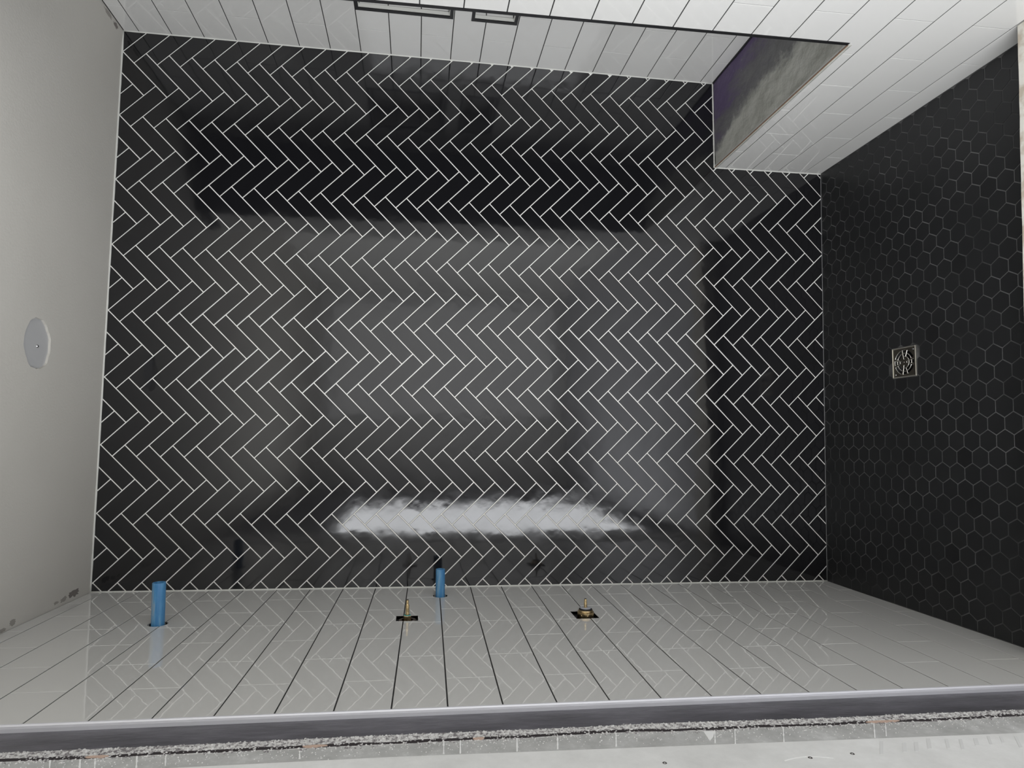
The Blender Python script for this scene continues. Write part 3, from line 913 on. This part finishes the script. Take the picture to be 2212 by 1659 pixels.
o = from_bm('mortar_specks', bm, M_grain, wall_left); o['kind'] = 'stuff'
for zt in (1.981, 1.937, 1.915, 1.854, 1.811, 1.604, 1.369, 1.341, 1.244, 1.173, 1.068, 0.889, 0.851, 0.759, 0.582, 0.559):
    bm = bmesh.new(); a = yM(zt) + 0.004; b = yG(zt) + random.uniform(0, 0.01); k = 9
    L = []; R_ = []
    for i in range(k + 1):
        y = a + (b - a) * i / k; wv = random.uniform(0.0006, 0.0016)
        dz = (y - a) * 0.9 * (zt - 1.42)
        L.append((y, zt + dz - wv)); R_.append((y, zt + dz + wv))
    for i in range(k):
        hull8(bm, [(xs(q[1], 0.001), *q) for q in (L[i], R_[i], R_[i + 1], L[i + 1])], [(xs(q[1], 0.0019), *q) for q in (L[i], R_[i], R_[i + 1], L[i + 1])])
    from_bm('adhesive_streak', bm, M_whitepaint, wall_left)
bm = bmesh.new(); q = [(-1.084, 0.913), (-1.086, 0.893), (-1.106, 0.905), (-1.119, 0.918)]
hull8(bm, [(xs(z, 0.001), y, z) for y, z in q], [(xs(z, 0.002), y, z) for y, z in q])
from_bm('adhesive_patch', bm, M_whitepaint, wall_left)
for (z0_, z1_) in ((0.53, 0.598), (1.895, 1.93), (1.56, 1.60), (1.30, 1.32)):
    bm = bmesh.new()
    zm = (z0_ + z1_) / 2; y = yM(zm) + 0.004
    pts = [(y + 0.004 * math.sin(t) * random.uniform(.7, 1.1), zm + (z1_ - z0_) / 2 * math.cos(t)) for t in [2 * math.pi * i / 16 for i in range(16)]]
    hull8(bm, [(xs(b_, 0.001), a_, b_) for a_, b_ in pts], [(xs(b_, 0.0034), a_, b_) for a_, b_ in pts])
    from_bm('peach_chip', bm, M_peach, wall_left)
# pale streaks on the near end of the board
for i in range(13):
    z = 0.62 - 0.028 * i + random.uniform(-.006, .006)
    y0_ = yG(z) - random.uniform(0.005, 0.02)
    bm = bmesh.new(); w_ = random.uniform(0.002, 0.004); l_ = random.uniform(0.02, 0.05)
    q = [(y0_, z - w_), (y0_, z + w_), (y0_ - l_, z + w_ + 0.8 * l_), (y0_ - l_, z - w_ + 0.8 * l_)]
    hull8(bm, [(xs(b_, 0.002), a_, b_) for a_, b_ in q], [(xs(b_, 0.0026), a_, b_) for a_, b_ in q])
    from_bm('pale_streak', bm, M_lightboard_smear, wall_left)
bm = bmesh.new()
arc = [(-1.196 + 0.009 * math.sin(t * math.pi) , 0.83 - 0.085 * t) for t in [i / 14 for i in range(15)]]
for (a_, b_), (c_, d_) in zip(arc[:-1], arc[1:]):
    hull8(bm, [(xs(b_, 0.002), a_, b_), (xs(b_, 0.002), a_ - 0.002, b_), (xs(d_, 0.002), c_ - 0.002, d_), (xs(d_, 0.002), c_, d_)],
          [(xs(b_, 0.0027), a_, b_), (xs(b_, 0.0027), a_ - 0.002, b_), (xs(d_, 0.0027), c_ - 0.002, d_), (xs(d_, 0.0027), c_, d_)])
from_bm('pale_streak', bm, M_whitepaint, wall_left)
for k, (y, z, lab) in enumerate(((-1.184, 1.025, 'dark screw in the pale cement board, highest of three'), (-1.192, 0.782, 'dark screw in the pale cement board, middle of three'), (-1.187, 0.704, 'dark screw in the pale cement board, lowest of three'))):
    s_ = thing('wall_screw', (xs(z, 0.0022), y, z), lab, 'screw', 'screws in the cement board')
    bm = bmesh.new(); lathe_x(bm, [(-0.002, 0.0036), (0.0, 0.0036), (0.0006, 0.0030), (0.0002, 0.0016), (-0.001, 0.001)], n=16)
    from_bm('head', bm, mat('dark screw metal', (0.10, 0.09, 0.085), 0.5, metal=0.8), s_)

# ------------------------------------------------------------------ pipes and valves
def pipe(y, z, x1, r, lab, tx=0.0, tz=0.0):
    x0 = 0.106
    p = thing('pipe_stub', (xl(z), y, z), lab, 'pipe', 'blue pipe stubs in the left wall')
    bm = bmesh.new()
    prof = [(x0 - xl(z), r), (x1 - xl(z) - 0.001, r), (x1 - xl(z), r - 0.0008), (x1 - xl(z), r - 0.0030), (x1 - xl(z) - 0.04, r - 0.0032)]
    n = 36; rings = []
    for x, rr in prof:
        rings.append([bm.verts.new((x, tx * x + rr * math.cos(2 * math.pi * i / n), tz * x + rr * math.sin(2 * math.pi * i / n))) for i in range(n)])
    for q in range(len(rings) - 1):
        for i in range(n): bm.faces.new((rings[q][i], rings[q][(i + 1) % n], rings[q + 1][(i + 1) % n], rings[q + 1][i]))
    bm.faces.new(rings[0]); bm.faces.new(rings[-1][::-1])
    from_bm('tube', bm, M_blue, p, smooth=False)
    return p
pipe(PIPE1[0], PIPE1[1], 0.1668 + 0.1086, 0.0165, 'long blue plastic pipe stub near the ceiling, in a round tile hole')
pipe(PIPE2[0], PIPE2[1], 0.1562 + 0.0847, 0.0148, 'shorter blue plastic pipe stub close to the herringbone wall')
# slim valve
y, z = VA
va = thing('shower_valve', (xl(z), y, z), 'slim brass valve spindle with teal ring in a small square cutout', 'valve')
bm = bmesh.new(); lathe_x(bm, [(-0.055, 0.022), (-0.006, 0.0235), (-0.0045, 0.0235), (-0.0045, 0.016), (-0.012, 0.0155)])
from_bm('collar', bm, mat('aged brass', (0.20, 0.15, 0.12), 0.35, metal=1.0), va)
bm = bmesh.new(); lathe_x(bm, [(-0.03, 0.0115), (0.006, 0.0115), (0.0075, 0.0105)], n=6)
from_bm('hex_nut', bm, M_brass, va)
bm = bmesh.new()
bmesh.ops.create_uvsphere(bm, u_segments=8, v_segments=4, radius=0.0001)
bm.free(); bm = bmesh.new()
n1_, n2_ = 32, 8
vv = [[bm.verts.new((0.0080 + 0.0013 * math.sin(2 * math.pi * j / n2_), (0.0082 + 0.0013 * math.cos(2 * math.pi * j / n2_)) * math.cos(2 * math.pi * i / n1_), (0.0082 + 0.0013 * math.cos(2 * math.pi * j / n2_)) * math.sin(2 * math.pi * i / n1_))) for j in range(n2_)] for i in range(n1_)]
for i in range(n1_):
    for j in range(n2_): bm.faces.new((vv[i][j], vv[(i + 1) % n1_][j], vv[(i + 1) % n1_][(j + 1) % n2_], vv[i][(j + 1) % n2_]))
from_bm('ring', bm, M_teal, va, smooth=True)
bm = bmesh.new(); lathe_x(bm, [(0.0, 0.0053), (0.036, 0.0053), (0.0365, 0.0046), (0.0385, 0.0034), (0.041, 0.0036), (0.046, 0.0036), (0.0495, 0.0033)], n=20)
from_bm('spindle', bm, M_brass, va)
bm = bmesh.new(); lathe_x(bm, [(0.0494, 0.0028), (0.0508, 0.0026)], n=14)
from_bm('spindle_tip', bm, M_dark, va)
# stout valve
y, z = VB
vb = thing('shower_valve', (xl(z), y, z), 'stout brass mixer valve body with grey washer in a larger cutout', 'valve')
bm = bmesh.new(); lathe_x(bm, [(-0.06, 0.0238), (0.0085, 0.0238), (0.0095, 0.0212), (0.0105, 0.0212), (0.0135, 0.0206), (0.0145, 0.0190)], n=36)
from_bm('body', bm, M_brass, vb)
bm = bmesh.new(); lathe_x(bm, [(-0.028, 0.0246), (0.001, 0.0246), (0.003, 0.0239)], n=8)
from_bm('lock_nut', bm, M_brass, vb)
bm = bmesh.new(); lathe_x(bm, [(0.0145, 0.0190), (0.0165, 0.0187), (0.0180, 0.0165)], n=36)
from_bm('seal', bm, M_dark, vb)
bm = bmesh.new(); lathe_x(bm, [(0.0170, 0.0155), (0.0195, 0.0155), (0.0203, 0.0140)], n=36)
from_bm('washer', bm, M_washer, vb)
bm = bmesh.new(); lathe_x(bm, [(0.018, 0.0046), (0.034, 0.0044), (0.035, 0.0036), (0.0375, 0.0038), (0.0415, 0.0038), (0.0440, 0.0034)], n=20)
from_bm('spindle', bm, M_brass, vb)
bm = bmesh.new(); lathe_x(bm, [(0.0439, 0.0029), (0.0452, 0.0026)], n=14)
from_bm('spindle_tip', bm, M_dark, vb)

# ------------------------------------------------------------------ lift everything to its final height
for o in list(C.objects):
    if o.parent is None and o is not cam:
        o.location.z += DZ
